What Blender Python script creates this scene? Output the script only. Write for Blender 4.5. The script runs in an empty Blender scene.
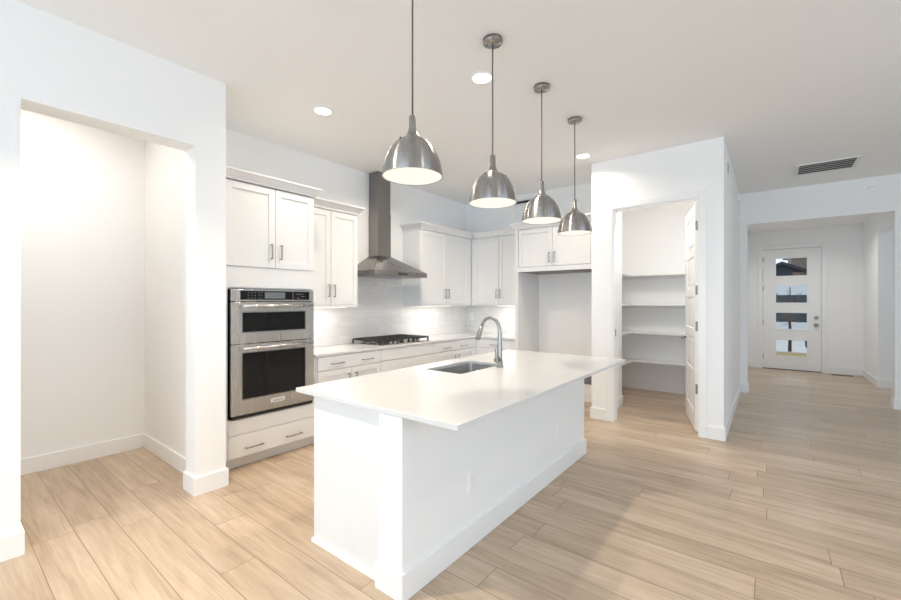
import bpy, math, random
from mathutils import Vector, Matrix
R = math.radians
random.seed(7)
SC = bpy.context.scene
COL = SC.collection

# ------------------------------------------------------------------ camera
cam_d = bpy.data.cameras.new('camera')
cam_d.sensor_width = 36.0
cam_d.lens = 409.2 / 901 * 36.0
cam_d.shift_y = 1.6 / 901
cam_d.clip_start = 0.02
cam = bpy.data.objects.new('camera', cam_d)
COL.objects.link(cam)
cam.location = (0, 0, 1.38)
cam.rotation_euler = (R(90), 0, R(38.03))
SC.camera = cam

# ------------------------------------------------------------------ world, window daylight, exposure
SC.view_settings.view_transform = 'Standard'
SC.view_settings.look = 'None'
SC.view_settings.gamma = 1.0
SC.view_settings.use_curve_mapping = False
SC.view_settings.exposure = 0.10
SC.cycles.use_denoising = True
SC.cycles.max_bounces = 14
SC.cycles.diffuse_bounces = 8
SC.cycles.glossy_bounces = 5
SC.cycles.sample_clamp_indirect = 6.0
SC.cycles.caustics_reflective = False
SC.cycles.caustics_refractive = False

W = bpy.data.worlds.new('sky')
SC.world = W
W.use_nodes = True
bg = W.node_tree.nodes['Background']
bg.inputs[0].default_value = (0.80, 0.88, 1.0, 1)
bg.inputs[1].default_value = 1.25

DAY = (0.63, 0.825, 1.0)
WARM = (1.0, 0.885, 0.725)


def area_light(name, loc, rot, sx, sy, power, color):
    l = bpy.data.lights.new(name, 'AREA')
    l.shape = 'RECTANGLE'
    l.size, l.size_y = sx, sy
    l.energy = power
    l.color = color
    o = bpy.data.objects.new(name, l)
    COL.objects.link(o)
    o.location = loc
    o.rotation_euler = rot
    return o


# daylight standing in the window openings of the room's back and side walls
area_light('daylight_back', (-0.6, -3.97, 1.45), (R(90), 0, 0), 4.4, 2.3, 124, DAY)
area_light('daylight_side', (4.47, 1.6, 1.45), (R(90), 0, R(90)), 4.0, 2.2, 74, DAY)
area_light('passage_fill', (3.86, 8.6, 1.45), (R(90), 0, R(90)), 1.2, 2.0, 11, DAY)  # unseen fill added in the passage to brighten the foyer; its end wall is solid
CAN_POWER = 13.0

# ------------------------------------------------------------------ materials
def new_mat(name):
    m = bpy.data.materials.new(name)
    m.use_nodes = True
    return m, m.node_tree.nodes, m.node_tree.links, m.node_tree.nodes['Principled BSDF']


def plain(name, col, rough=0.5, metal=0.0, spec=0.5, bump=0.0, bscale=300.0, aniso=0.0, var=0.0, coat=0.0):
    m, n, l, p = new_mat(name)
    p.inputs['Base Color'].default_value = (*col, 1)
    p.inputs['Roughness'].default_value = rough
    p.inputs['Metallic'].default_value = metal
    p.inputs['Specular IOR Level'].default_value = spec
    p.inputs['Coat Weight'].default_value = coat
    if bump or var:
        tc = n.new('ShaderNodeTexCoord')
        nz = n.new('ShaderNodeTexNoise')
        nz.inputs['Scale'].default_value = bscale
        nz.inputs['Detail'].default_value = 3
        l.new(tc.outputs['Object'], nz.inputs['Vector'])
        if bump:
            b = n.new('ShaderNodeBump')
            b.inputs['Strength'].default_value = bump
            b.inputs['Distance'].default_value = 0.002
            l.new(nz.outputs['Fac'], b.inputs['Height'])
            l.new(b.outputs['Normal'], p.inputs['Normal'])
        if var:
            r = n.new('ShaderNodeValToRGB')
            r.color_ramp.elements[0].position = 0.3
            r.color_ramp.elements[1].position = 0.7
            r.color_ramp.elements[0].color = (*[c * (1 - var) for c in col], 1)
            r.color_ramp.elements[1].color = (*[min(1, c * (1 + var)) for c in col], 1)
            l.new(nz.outputs['Fac'], r.inputs[0])
            l.new(r.outputs[0], p.inputs['Base Color'])
    if aniso:
        p.inputs['Anisotropic'].default_value = aniso
        t = n.new('ShaderNodeTangent')
        t.direction_type = 'RADIAL'
        t.axis = 'Z'
        p.inputs['Anisotropic Rotation'].default_value = 0.25
        l.new(t.outputs[0], p.inputs['Tangent'])
    return m


def brushed(name, col, rough, aniso, stretch):
    """brushed metal: fine streaks along one axis plus an anisotropic highlight"""
    m = plain(name, col, rough, 1.0, aniso=aniso)
    n, l, p = m.node_tree.nodes, m.node_tree.links, m.node_tree.nodes['Principled BSDF']
    tc = n.new('ShaderNodeTexCoord')
    mp = n.new('ShaderNodeMapping')
    mp.inputs['Scale'].default_value = stretch
    nz = n.new('ShaderNodeTexNoise')
    nz.inputs['Scale'].default_value = 1.0
    nz.inputs['Detail'].default_value = 4
    l.new(tc.outputs['Object'], mp.inputs[0])
    l.new(mp.outputs[0], nz.inputs['Vector'])
    mr = n.new('ShaderNodeMapRange')
    mr.inputs[1].default_value, mr.inputs[2].default_value = 0.25, 0.75
    mr.inputs[3].default_value, mr.inputs[4].default_value = rough * 0.75, rough * 1.3
    l.new(nz.outputs['Fac'], mr.inputs[0])
    l.new(mr.outputs[0], p.inputs['Roughness'])
    return m


def emit(name, col, strength, base=0.85):
    m, n, l, p = new_mat(name)
    p.inputs['Base Color'].default_value = (base, base, base, 1)
    p.inputs['Emission Color'].default_value = (*col, 1)
    p.inputs['Emission Strength'].default_value = strength
    return m


def glass(name):
    m, n, l, p = new_mat(name)
    n.remove(p)
    out = n['Material Output']
    tr = n.new('ShaderNodeBsdfTransparent')
    tr.inputs[0].default_value = (0.93, 0.95, 0.95, 1)
    gl = n.new('ShaderNodeBsdfGlossy')
    gl.inputs['Roughness'].default_value = 0.02
    fr = n.new('ShaderNodeFresnel')
    fr.inputs[0].default_value = 1.45
    mx = n.new('ShaderNodeMixShader')
    l.new(math_node(n, l, 'MULTIPLY', fr.outputs[0], 0.1), mx.inputs[0])
    l.new(tr.outputs[0], mx.inputs[1])
    l.new(gl.outputs[0], mx.inputs[2])
    l.new(mx.outputs[0], out.inputs[0])
    return m


def math_node(n, l, op, a, b=None, c=None):
    x = n.new('ShaderNodeMath')
    x.operation = op
    for i, v in enumerate((a, b, c)):
        if v is None:
            continue
        if isinstance(v, (int, float)):
            x.inputs[i].default_value = v
        else:
            l.new(v, x.inputs[i])
    return x.outputs[0]


def wood_floor(name):
    """oak look planks laid along X: 182 mm wide, 1.5 m long, staggered row by row"""
    m, n, l, p = new_mat(name)
    geo = n.new('ShaderNodeNewGeometry')
    sp = n.new('ShaderNodeSeparateXYZ')
    l.new(geo.outputs['Position'], sp.inputs[0])
    X, Y = sp.outputs[0], sp.outputs[1]
    yr = math_node(n, l, 'DIVIDE', math_node(n, l, 'SUBTRACT', Y, 0.546), 0.182)
    row = math_node(n, l, 'FLOOR', yr)
    yf = math_node(n, l, 'FRACT', yr)
    wn = n.new('ShaderNodeTexWhiteNoise')
    wn.noise_dimensions = '1D'
    l.new(row, wn.inputs['W'])
    xr = math_node(n, l, 'ADD', math_node(n, l, 'DIVIDE', X, 1.5), math_node(n, l, 'MULTIPLY', wn.outputs['Value'], 7.3))
    colm = math_node(n, l, 'FLOOR', xr)
    xf = math_node(n, l, 'FRACT', xr)
    cv = n.new('ShaderNodeCombineXYZ')
    l.new(row, cv.inputs[0]); l.new(colm, cv.inputs[1])
    wid = n.new('ShaderNodeTexWhiteNoise')
    wid.noise_dimensions = '2D'
    l.new(cv.outputs[0], wid.inputs['Vector'])
    # grain, shifted per plank
    sh = n.new('ShaderNodeVectorMath'); sh.operation = 'MULTIPLY'
    l.new(wid.outputs['Color'], sh.inputs[0]); sh.inputs[1].default_value = (31, 17, 9)
    ad = n.new('ShaderNodeVectorMath'); ad.operation = 'ADD'
    l.new(geo.outputs['Position'], ad.inputs[0]); l.new(sh.outputs[0], ad.inputs[1])
    def grain(scale, detail, dist):
        mp = n.new('ShaderNodeMapping'); mp.inputs['Scale'].default_value = scale
        l.new(ad.outputs[0], mp.inputs[0])
        t = n.new('ShaderNodeTexNoise')
        t.inputs['Scale'].default_value = 1.0
        t.inputs['Detail'].default_value = detail
        t.inputs['Distortion'].default_value = dist
        l.new(mp.outputs[0], t.inputs['Vector'])
        return t.outputs['Fac']
    g1 = grain((2.2, 26, 1), 5, 0.6)
    g2 = grain((5.0, 140, 1), 4, 0.2)
    g3 = grain((1.1, 5.0, 1), 3, 0.8)
    s = math_node(n, l, 'ADD', math_node(n, l, 'MULTIPLY', g1, 0.45), math_node(n, l, 'MULTIPLY', g2, 0.30))
    s = math_node(n, l, 'ADD', s, math_node(n, l, 'MULTIPLY', g3, 0.45))
    s = math_node(n, l, 'ADD', s, math_node(n, l, 'MULTIPLY', wid.outputs['Value'], 0.13))
    s = math_node(n, l, 'SUBTRACT', s, 0.165)
    ramp = n.new('ShaderNodeValToRGB')
    e = ramp.color_ramp.elements
    e[0].position = 0.28; e[0].color = (0.345, 0.254, 0.174, 1)
    e[1].position = 0.72; e[1].color = (0.640, 0.515, 0.398, 1)
    x = e.new(0.50); x.color = (0.505, 0.388, 0.283, 1)
    l.new(s, ramp.inputs[0])
    # joints
    ey = math_node(n, l, 'MULTIPLY', math_node(n, l, 'MINIMUM', yf, math_node(n, l, 'SUBTRACT', 1.0, yf)), 0.182)
    ex = math_node(n, l, 'MULTIPLY', math_node(n, l, 'MINIMUM', xf, math_node(n, l, 'SUBTRACT', 1.0, xf)), 1.5)
    ed = math_node(n, l, 'MINIMUM', ex, ey)
    mr = n.new('ShaderNodeMapRange')
    mr.inputs[1].default_value, mr.inputs[2].default_value = 0.0008, 0.0026
    mr.inputs[3].default_value, mr.inputs[4].default_value = 0.0, 1.0
    l.new(ed, mr.inputs[0])
    mx = n.new('ShaderNodeMix'); mx.data_type = 'RGBA'
    l.new(mr.outputs[0], mx.inputs[0])
    mx.inputs[6].default_value = (0.24, 0.165, 0.105, 1)
    l.new(ramp.outputs[0], mx.inputs[7])
    l.new(mx.outputs[2], p.inputs['Base Color'])
    rr = n.new('ShaderNodeMapRange')
    rr.inputs[3].default_value, rr.inputs[4].default_value = 0.24, 0.38
    l.new(g2, rr.inputs[0])
    l.new(rr.outputs[0], p.inputs['Roughness'])
    b = n.new('ShaderNodeBump')
    b.inputs['Strength'].default_value = 0.25
    b.inputs['Distance'].default_value = 0.002
    hh = math_node(n, l, 'ADD', mr.outputs[0], math_node(n, l, 'MULTIPLY', g2, 0.25))
    l.new(hh, b.inputs['Height'])
    l.new(b.outputs['Normal'], p.inputs['Normal'])
    p.inputs['Specular IOR Level'].default_value = 0.30
    return m


def tile_mat(name):
    m, n, l, p = new_mat(name)
    geo = n.new('ShaderNodeNewGeometry')
    sp = n.new('ShaderNodeSeparateXYZ')
    l.new(geo.outputs['Position'], sp.inputs[0])
    u = math_node(n, l, 'ADD', sp.outputs[0], sp.outputs[1])
    cv = n.new('ShaderNodeCombineXYZ')
    l.new(u, cv.inputs[0]); l.new(math_node(n, l, 'SUBTRACT', sp.outputs[2], 0.873), cv.inputs[1])
    br = n.new('ShaderNodeTexBrick')
    br.offset = 0.5
    br.inputs['Scale'].default_value = 1.0
    br.inputs['Brick Width'].default_value = 0.405
    br.inputs['Row Height'].default_value = 0.102
    br.inputs['Mortar Size'].default_value = 0.0014
    br.inputs['Mortar Smooth'].default_value = 0.2
    br.inputs['Color1'].default_value = (0.88, 0.872, 0.86, 1)
    br.inputs['Color2'].default_value = (0.80, 0.792, 0.78, 1)
    br.inputs['Mortar'].default_value = (0.74, 0.73, 0.715, 1)
    l.new(cv.outputs[0], br.inputs['Vector'])
    mp = n.new('ShaderNodeMapping'); mp.inputs['Scale'].default_value = (6, 26, 1)
    l.new(cv.outputs[0], mp.inputs[0])
    nz = n.new('ShaderNodeTexNoise'); nz.inputs['Scale'].default_value = 1; nz.inputs['Detail'].default_value = 3
    l.new(mp.outputs[0], nz.inputs['Vector'])
    mx = n.new('ShaderNodeMix'); mx.data_type = 'RGBA'; mx.blend_type = 'MULTIPLY'
    mx.inputs[0].default_value = 0.35
    l.new(br.outputs['Color'], mx.inputs[6])
    rp = n.new('ShaderNodeValToRGB')
    rp.color_ramp.elements[0].position = 0.3; rp.color_ramp.elements[0].color = (0.78, 0.77, 0.76, 1)
    rp.color_ramp.elements[1].position = 0.65; rp.color_ramp.elements[1].color = (1, 1, 1, 1)
    l.new(nz.outputs['Fac'], rp.inputs[0])
    l.new(rp.outputs[0], mx.inputs[7])
    l.new(mx.outputs[2], p.inputs['Base Color'])
    p.inputs['Roughness'].default_value = 0.22
    b = n.new('ShaderNodeBump'); b.inputs['Strength'].default_value = 0.12; b.inputs['Distance'].default_value = 0.004
    l.new(nz.outputs['Fac'], b.inputs['Height'])
    l.new(b.outputs['Normal'], p.inputs['Normal'])
    return m


M = dict(
    wall=plain('wall_paint', (0.90, 0.90, 0.897), 0.6, spec=0.3, bump=0.05, bscale=220),
    ceil=plain('ceiling_paint', (0.885, 0.885, 0.882), 0.8, spec=0.2, bump=0.06, bscale=160),
    trim=plain('trim_paint', (0.88, 0.88, 0.875), 0.35),
    cab=plain('cabinet_paint', (0.795, 0.797, 0.797), 0.38),
    kick=plain('toe_kick_paint', (0.79, 0.79, 0.785), 0.5),
    quartz=plain('white_quartz', (0.685, 0.685, 0.685), 0.14, var=0.012, bscale=9),
    steel=brushed('brushed_steel', (0.66, 0.66, 0.65), 0.24, 0.75, (16, 16, 0.7)),
    pend=brushed('spun_nickel', (0.37, 0.366, 0.36), 0.30, 0.92, (38, 38, 0.6)),
    hood=brushed('hood_steel', (0.29, 0.28, 0.27), 0.32, 0.7, (14, 14, 0.8)),
    sink=brushed('sink_steel', (0.60, 0.60, 0.60), 0.32, 0.3, (120, 4, 4)),
    badge=plain('badge_metal', (0.80, 0.80, 0.79), 0.45, 0.3),
    nickel=plain('satin_nickel', (0.36, 0.355, 0.348), 0.28, 1.0),
    pull=plain('pull_nickel', (0.42, 0.41, 0.395), 0.32, 1.0),
    dnickel=plain('dark_nickel', (0.30, 0.29, 0.275), 0.35, 1.0),
    iron=plain('cast_iron', (0.025, 0.025, 0.026), 0.55, bump=0.3, bscale=400),
    black=plain('black_plastic', (0.02, 0.02, 0.022), 0.35),
    bglass=plain('black_oven_glass', (0.008, 0.008, 0.009), 0.06, spec=0.35),
    cord=plain('dark_cord', (0.09, 0.085, 0.08), 0.6),
    plate=plain('white_plastic', (0.90, 0.90, 0.89), 0.4),
    socket=plain('socket_plastic', (0.87, 0.87, 0.86), 0.45),
    slot=plain('dark_slot', (0.05, 0.05, 0.052), 0.7),
    bronze=plain('register_bronze', (0.10, 0.085, 0.07), 0.5, 0.3),
    grille=plain('grille_paint', (0.78, 0.78, 0.77), 0.5),
    whitein=plain('shade_white_enamel', (0.92, 0.90, 0.86), 0.5),
    diff=emit('pendant_diffuser', (1.0, 0.93, 0.82), 0.90, 0.08),
    can=emit('recessed_lens', (1.0, 0.96, 0.90), 9.0),
    strip=emit('under_cabinet_led', (1.0, 0.90, 0.76), 3.0),
    screen=emit('oven_screen', (0.30, 0.36, 0.42), 0.30, 0.05),
    mark=emit('oven_marks', (0.55, 0.57, 0.60), 0.30, 0.1),
    glass=glass('pane_glass'),
    floor=wood_floor('oak_planks'),
    tile=tile_mat('backsplash_tile'),
    shelf=plain('shelf_paint', (0.82, 0.82, 0.81), 0.45),
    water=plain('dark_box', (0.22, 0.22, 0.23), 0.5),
    letter=plain('badge_letters', (0.10, 0.10, 0.10), 0.5, 0.4),
    lawn=plain('dry_grass', (0.36, 0.27, 0.11), 0.9, var=0.35, bscale=14),
    concrete=plain('pale_paving', (0.60, 0.58, 0.55), 0.85, var=0.06, bscale=3),
    slate=plain('slate_siding', (0.035, 0.045, 0.055), 0.7, var=0.15, bscale=8),
    brownside=plain('brown_siding', (0.20, 0.155, 0.125), 0.8, var=0.2, bscale=6),
    roof=plain('dark_shingle', (0.035, 0.035, 0.04), 0.8, var=0.2, bscale=20),
    pale=plain('pale_stucco', (0.66, 0.68, 0.70), 0.8),
    bark=plain('bark', (0.075, 0.05, 0.035), 0.9, bump=0.4, bscale=40),
    leaf=plain('brown_leaves', (0.20, 0.105, 0.045), 0.8, var=0.3, bscale=30),
)


# ------------------------------------------------------------------ mesh helpers
class MB:
    def __init__(s):
        s.v, s.f, s.sm, s.mi = [], [], [], []

    def face(s, idx, smooth=False, mi=0):
        s.f.append(idx); s.sm.append(smooth); s.mi.append(mi)

    def box(s, x0, x1, y0, y1, z0, z1, mi=0):
        x0, x1 = min(x0, x1), max(x0, x1); y0, y1 = min(y0, y1), max(y0, y1); z0, z1 = min(z0, z1), max(z0, z1)
        b = len(s.v)
        s.v += [(x, y, z) for z in (z0, z1) for x, y in ((x0, y0), (x1, y0), (x1, y1), (x0, y1))]
        for q in ((3, 2, 1, 0), (4, 5, 6, 7), (0, 1, 5, 4), (1, 2, 6, 5), (2, 3, 7, 6), (3, 0, 4, 7)):
            s.face([b + i for i in q], mi=mi)
        return s

    def loft(s, rings, smooth=True, cap0=True, cap1=True, closed=True):
        b = len(s.v); k = len(rings[0])
        for r in rings:
            s.v += [tuple(p) for p in r]
        for i in range(len(rings) - 1):
            for j in range(k if closed else k - 1):
                a, c = b + i * k + j, b + i * k + (j + 1) % k
                s.face([a, c, c + k, a + k], smooth)
        if cap0:
            s.face([b + j for j in reversed(range(k))])
        if cap1:
            s.face([b + (len(rings) - 1) * k + j for j in range(k)])
        return s

    def lathe(s, prof, n=40, c=(0, 0, 0), axis='z', cap0=True, cap1=True, smooth=True):
        rings = []
        for r, z in prof:
            ring = []
            for j in range(n):
                a = 2 * math.pi * j / n
                p = (r * math.cos(a), r * math.sin(a), z)
                if axis == 'x': p = (z, p[0], p[1])
                if axis == 'y': p = (p[1], z, p[0])
                ring.append((p[0] + c[0], p[1] + c[1], p[2] + c[2]))
            rings.append(ring)
        return s.loft(rings, smooth, cap0, cap1)

    def tube(s, pts, rad, n=14):
        pts = [Vector(p) for p in pts]
        rad = rad if isinstance(rad, (list, tuple)) else [rad] * len(pts)
        rings, ref = [], None
        for i, p in enumerate(pts):
            t = (pts[min(i + 1, len(pts) - 1)] - pts[max(i - 1, 0)]).normalized()
            if ref is None:
                ref = t.orthogonal().normalized()
            ref = (ref - t * ref.dot(t)).normalized()
            bn = t.cross(ref)
            rings.append([p + (ref * math.cos(2 * math.pi * j / n) + bn * math.sin(2 * math.pi * j / n)) * rad[i] for j in range(n)])
        return s.loft(rings)

    def prism(s, pts, z0, z1):
        return s.loft([[(x, y, z0) for x, y in pts], [(x, y, z1) for x, y in pts]], smooth=False)

    def build(s, name, mat, parent=None, loc=None, bevel=0.0, seg=2):
        me = bpy.data.meshes.new(name)
        me.from_pydata(s.v, [], s.f)
        mats = mat if isinstance(mat, (list, tuple)) else [mat]
        for m in mats:
            me.materials.append(m)
        for p, sm, mi in zip(me.polygons, s.sm, s.mi):
            p.use_smooth = sm
            p.material_index = mi
        me.update()
        o = bpy.data.objects.new(name, me)
        COL.objects.link(o)
        if parent is not None:
            o.parent = parent
        if loc is not None:
            o.location = loc
        if bevel:
            b = o.modifiers.new('edge', 'BEVEL')
            b.width = bevel; b.segments = seg; b.limit_method = 'ANGLE'; b.angle_limit = R(40)
        return o


def tag(o, label, cat, group=None, kind=None):
    o['label'] = label
    o['category'] = cat
    if group: o['group'] = group
    if kind: o['kind'] = kind
    return o


def thing(name, label, cat, loc=(0, 0, 0), rz=0.0, group=None, kind=None):
    o = bpy.data.objects.new(name, None)
    COL.objects.link(o)
    o.empty_display_size = 0.1
    o.location = loc
    o.rotation_euler = (0, 0, rz)
    return tag(o, label, cat, group, kind)


def copy_tree(o, parent=None):
    c = o.copy()
    COL.objects.link(c)
    c.parent = parent
    for ch in list(o.children):
        copy_tree(ch, c)
    return c


def struct(name, mb, mat, label, cat, bevel=0.0):
    return tag(mb.build(name, mat, bevel=bevel), label, cat, kind='structure')


PX = R(90)          # turns a cabinet's front (local -y) to face +x
H = 3.012           # ceiling height

# ------------------------------------------------------------------ room shell
struct('floor', MB().box(-6, 4.7, -4.2, 10.80, -0.12, 0), M['floor'], 'light oak look plank floor running through kitchen and hall', 'floor')
struct('ceiling', MB().box(-6, 4.7, -4.2, 7.70, H, H + 0.1), M['ceil'], 'flat off-white ceiling over the kitchen', 'ceiling')
struct('ceiling_foyer', MB().box(-0.6, 4.0, 7.78, 10.70, 2.83, 2.93), M['ceil'], 'lower ceiling over the entry foyer', 'ceiling')

xw = -3.218
m = MB()
m.box(-3.40, xw, -4, 0.313, 0, H)
m.box(-3.40, xw, 0.313, 1.174, 2.489, H)
m.box(-3.40, xw, 1.174, 1.38, 0, H)
struct('wall_left', m, M['wall'], 'white wall with a tall square opening into the bright alcove', 'wall')
struct('wall_niche_back', MB().box(-4.80, -4.69, -1.6, 1.275, 0, H), M['wall'], 'white wall at the back of the bright alcove', 'wall')
struct('wall_niche_side', MB().box(-4.80, -3.40, 1.275, 1.38, 0, H), M['wall'], 'white side wall of the alcove nearest the oven', 'wall')
struct('wall_niche_end', MB().box(-4.80, -3.40, -1.72, -1.6, 0, H), M['wall'], 'white far end wall of the alcove', 'wall')
struct('wall_kitchen_left', MB().box(-4.157, -4.037, 1.38, 5.722, 0, H), M['wall'], 'white kitchen wall behind the range hood', 'wall')
struct('wall_kitchen_back', MB().box(-4.037, -1.672, 5.602, 5.722, 0, H), M['wall'], 'white wall behind the empty fridge space', 'wall')
m = MB()
m.box(-1.672, -1.565, 4.853, 5.722, 0, H)
m.box(-1.565, -1.43, 4.853, 4.973, 0, H)
m.box(-1.43, -0.572, 4.853, 4.973, 2.440, H)
m.box(-0.572, -0.364, 4.853, 4.973, 0, H)
struct('wall_pantry_front', m, M['wall'], 'white wall with the pantry doorway in it', 'wall')
struct('wall_pantry_side', MB().box(-0.484, -0.364, 4.973, 7.628, 0, H), M['wall'], 'white side wall of the pantry along the passage', 'wall')
struct('wall_pantry_back', MB().box(-2.2, -0.484, 6.94, 7.06, 0, H), M['wall'], 'pale wall behind the pantry shelves', 'wall')
struct('wall_pantry_left', MB().box(-2.2, -2.08, 5.722, 6.94, 0, H), M['wall'], 'pale side wall inside the pantry', 'wall')
m = MB()
m.box(-0.484, -0.277, 7.628, 7.778, 0, H)
m.box(-0.277, 1.254, 7.628, 7.778, 2.541, H)
m.box(1.254, 4.5, 7.628, 7.778, 0, H)
struct('wall_hall', m, M['wall'], 'white wall with the wide cased opening to the entry foyer', 'wall')
struct('wall_foyer_left', MB().box(-0.57, -0.45, 7.778, 10.70, 0, 2.83), M['wall'], 'white wall on the hinge side of the foyer', 'wall')
m = MB()
m.box(-0.57, -0.135, 10.70, 10.85, 0, 2.83)
m.box(0.785, 4.0, 10.70, 10.85, 0, 2.83)
m.box(-0.135, 0.785, 10.70, 10.85, 2.455, 2.83)
struct('wall_foyer_back', m, M['wall'], 'white wall holding the front entry door', 'wall')
m = MB()
m.box(1.36, 1.48, 9.42, 10.70, 0, 2.83)
m.box(1.36, 1.48, 7.778, 9.42, 2.49, 2.83)
struct('wall_foyer_right', m, M['wall'], 'white foyer wall with a square opening to a side passage', 'wall')
struct('wall_passage', MB().box(1.48, 4.0, 9.42, 9.54, 0, 2.83), M['wall'], 'grey white wall seen through the side passage opening', 'wall')
struct('wall_passage_end', MB().box(3.9, 4.0, 7.778, 9.42, 0, 2.83), M['wall'], 'white wall closing the side passage', 'wall')
m = MB()
m.box(-3.40, -2.8, -4.12, -4, 0, H); m.box(1.6, 4.62, -4.12, -4, 0, H)
m.box(-2.8, 1.6, -4.12, -4, 0, 0.3); m.box(-2.8, 1.6, -4.12, -4, 2.6, H)
struct('wall_room_back', m, M['wall'], 'white wall behind the viewer with a wide window opening', 'wall')
m = MB()
m.box(4.5, 4.62, -4, -0.4, 0, H); m.box(4.5, 4.62, 3.6, 7.778, 0, H)
m.box(4.5, 4.62, -0.4, 3.6, 0, 0.35); m.box(4.5, 4.62, -0.4, 3.6, 2.55, H)
struct('wall_room_right', m, M['wall'], 'white living room wall with a window opening', 'wall')

# baseboards
BH, BT = 0.13, 0.015


def base(name, segs, label):
    m = MB()
    for s in segs:
        m.box(*s, 0, BH)
    return struct(name, m, M['trim'], label, 'baseboard', bevel=0.003)


base('baseboard_left', [(xw, xw + BT, -4, 0.313 + BT), (-3.40, xw, 0.313, 0.313 + BT)], 'white baseboard at the foot of the opening, camera side')
base('baseboard_pillar', [(xw, xw + BT, 1.174 - BT, 1.38 + BT), (-3.41, xw, 1.174 - BT, 1.174), (-3.40, xw, 1.38, 1.38 + BT)], 'white baseboard wrapped round the pillar beside the oven')
base('baseboard_niche_back', [(-4.69, -4.675, -1.6, 1.275)], 'white baseboard along the alcove back wall')
base('baseboard_niche_side', [(-4.675, -3.41, 1.26, 1.275)], 'white baseboard along the alcove side wall')
base('baseboard_pantry_front', [(-1.687, -1.495, 4.838, 4.853), (-0.508, -0.349, 4.838, 4.853)], 'white baseboard under the pantry doorway wall')
base('baseboard_pantry_side', [(-0.364, -0.349, 4.853, 7.613)], 'white baseboard along the passage side of the pantry')
base('baseboard_pantry_inside', [(-1.565, -1.55, 4.99, 5.737), (-2.065, -1.55, 5.722, 5.737)], 'white baseboard just inside the pantry doorway')
base('baseboard_pantry_back', [(-2.08, -0.499, 6.925, 6.94), (-0.499, -0.484, 4.99, 6.94)], 'pale baseboard under the lowest pantry shelf')
base('baseboard_hall', [(-0.349, -0.277, 7.613, 7.628), (-0.277, -0.262, 7.613, 7.778), (1.239, 1.254, 7.613, 7.778), (1.254, 4.5, 7.613, 7.628)], 'white baseboard either side of the foyer opening')
base('baseboard_foyer_back', [(-0.45, -0.205, 10.685, 10.70), (0.855, 1.345, 10.685, 10.70)], 'white baseboard beside the front entry door')
base('baseboard_foyer_right', [(1.345, 1.36, 9.405, 10.70), (1.36, 3.9, 9.405, 9.42)], 'white baseboard round the foyer corner by the side passage')
base('baseboard_fridge', [(-2.70, -1.672, 5.587, 5.602)], 'white baseboard at the back of the empty fridge space')

# pantry door casing and jamb
m = MB()
for x0, x1 in ((-1.495, -1.43), (-0.572, -0.508)):
    m.box(x0, x1, 4.835, 4.853, 0, 2.505)
m.box(-1.43, -0.572, 4.835, 4.853, 2.44, 2.505)
struct('trim_1', m, M['trim'], 'white casing framing the pantry doorway', 'casing', bevel=0.004)
m = MB()
m.box(-1.43, -1.416, 4.853, 4.99, 0, 2.44); m.box(-0.586, -0.572, 4.853, 4.99, 0, 2.44)
m.box(-1.416, -0.586, 4.853, 4.99, 2.426, 2.44)
j = struct('trim_2', m, M['trim'], 'white jamb lining the pantry doorway', 'door jamb')
MB().box(-1.416, -1.413, 4.90, 4.93, 0.98, 1.06).build('strike_plate', M['nickel'], j)
# entry door casing
m = MB()
m.box(-0.205, -0.135, 10.682, 10.70, 0, 2.525); m.box(0.785, 0.855, 10.682, 10.70, 0, 2.525)
m.box(-0.135, 0.785, 10.682, 10.70, 2.455, 2.525)
m.box(-0.135, -0.128, 10.70, 10.85, 0, 2.455); m.box(0.778, 0.785, 10.70, 10.85, 0, 2.455); m.box(-0.128, 0.778, 10.70, 10.85, 2.448, 2.455)
struct('trim_3', m, M['trim'], 'white casing framing the front entry door', 'casing', bevel=0.004)

# ------------------------------------------------------------------ doors
def hinge_mb():
    return MB().box(-0.013, 0.013, -0.004, 0.004, -0.05, 0.05).lathe([(0.007, -0.052), (0.007, 0.052)], 10, (0.0, -0.004, 0))


# pantry door, five panels, standing open into the pantry; local x = 0 at the hinge, leaf along -x when shut
d1 = thing('door_1', 'white five panel pantry door standing open into the pantry', 'door', (-0.592, 4.992, 0.012), R(-75.5), kind='structure')
m = MB()
DW, DH = 0.80, 2.405
m.box(-DW, -DW + 0.11, -0.035, 0, 0, DH); m.box(-0.11, 0, -0.035, 0, 0, DH)
rails = [(0, 0.20)]
ph = (DH - 0.20 - 0.11 - 4 * 0.10) / 5
z = 0.20
pan = []
for i in range(5):
    pan.append((z, z + ph)); z += ph
    rails.append((z, z + (0.10 if i < 4 else 0.11))); z += 0.10
for a, b in rails:
    m.box(-DW + 0.11, -0.11, -0.035, 0, a, b)
m.build('leaf_frame', M['trim'], d1, bevel=0.004)
for a, b in pan:
    m = MB()
    q = [(-DW + 0.11, -0.11, a, b, -0.022), (-DW + 0.125, -0.125, a + 0.015, b - 0.015, -0.022), (-DW + 0.155, -0.155, a + 0.045, b - 0.045, -0.031)]
    for side in (1, -1):
        rings = [[(x0, (y if side == 1 else -0.035 - y), z0), (x1, (y if side == 1 else -0.035 - y), z0), (x1, (y if side == 1 else -0.035 - y), z1), (x0, (y if side == 1 else -0.035 - y), z1)] for x0, x1, z0, z1, y in q]
        m.loft(rings, smooth=False, cap0=False)
    m.build('panel', M['trim'], d1)
m = MB()
m.lathe([(0.026, 0), (0.026, 0.008), (0.012, 0.012), (0.012, 0.04)], 20, (-DW + 0.06, -0.035 - 0.04, 0.94), 'y')
m.tube([(-DW + 0.06, -0.078, 0.94), (-DW + 0.10, -0.080, 0.94), (-DW + 0.175, -0.080, 0.937)], [0.010, 0.010, 0.008])
m.build('lever_handle', M['dnickel'], d1)
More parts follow.
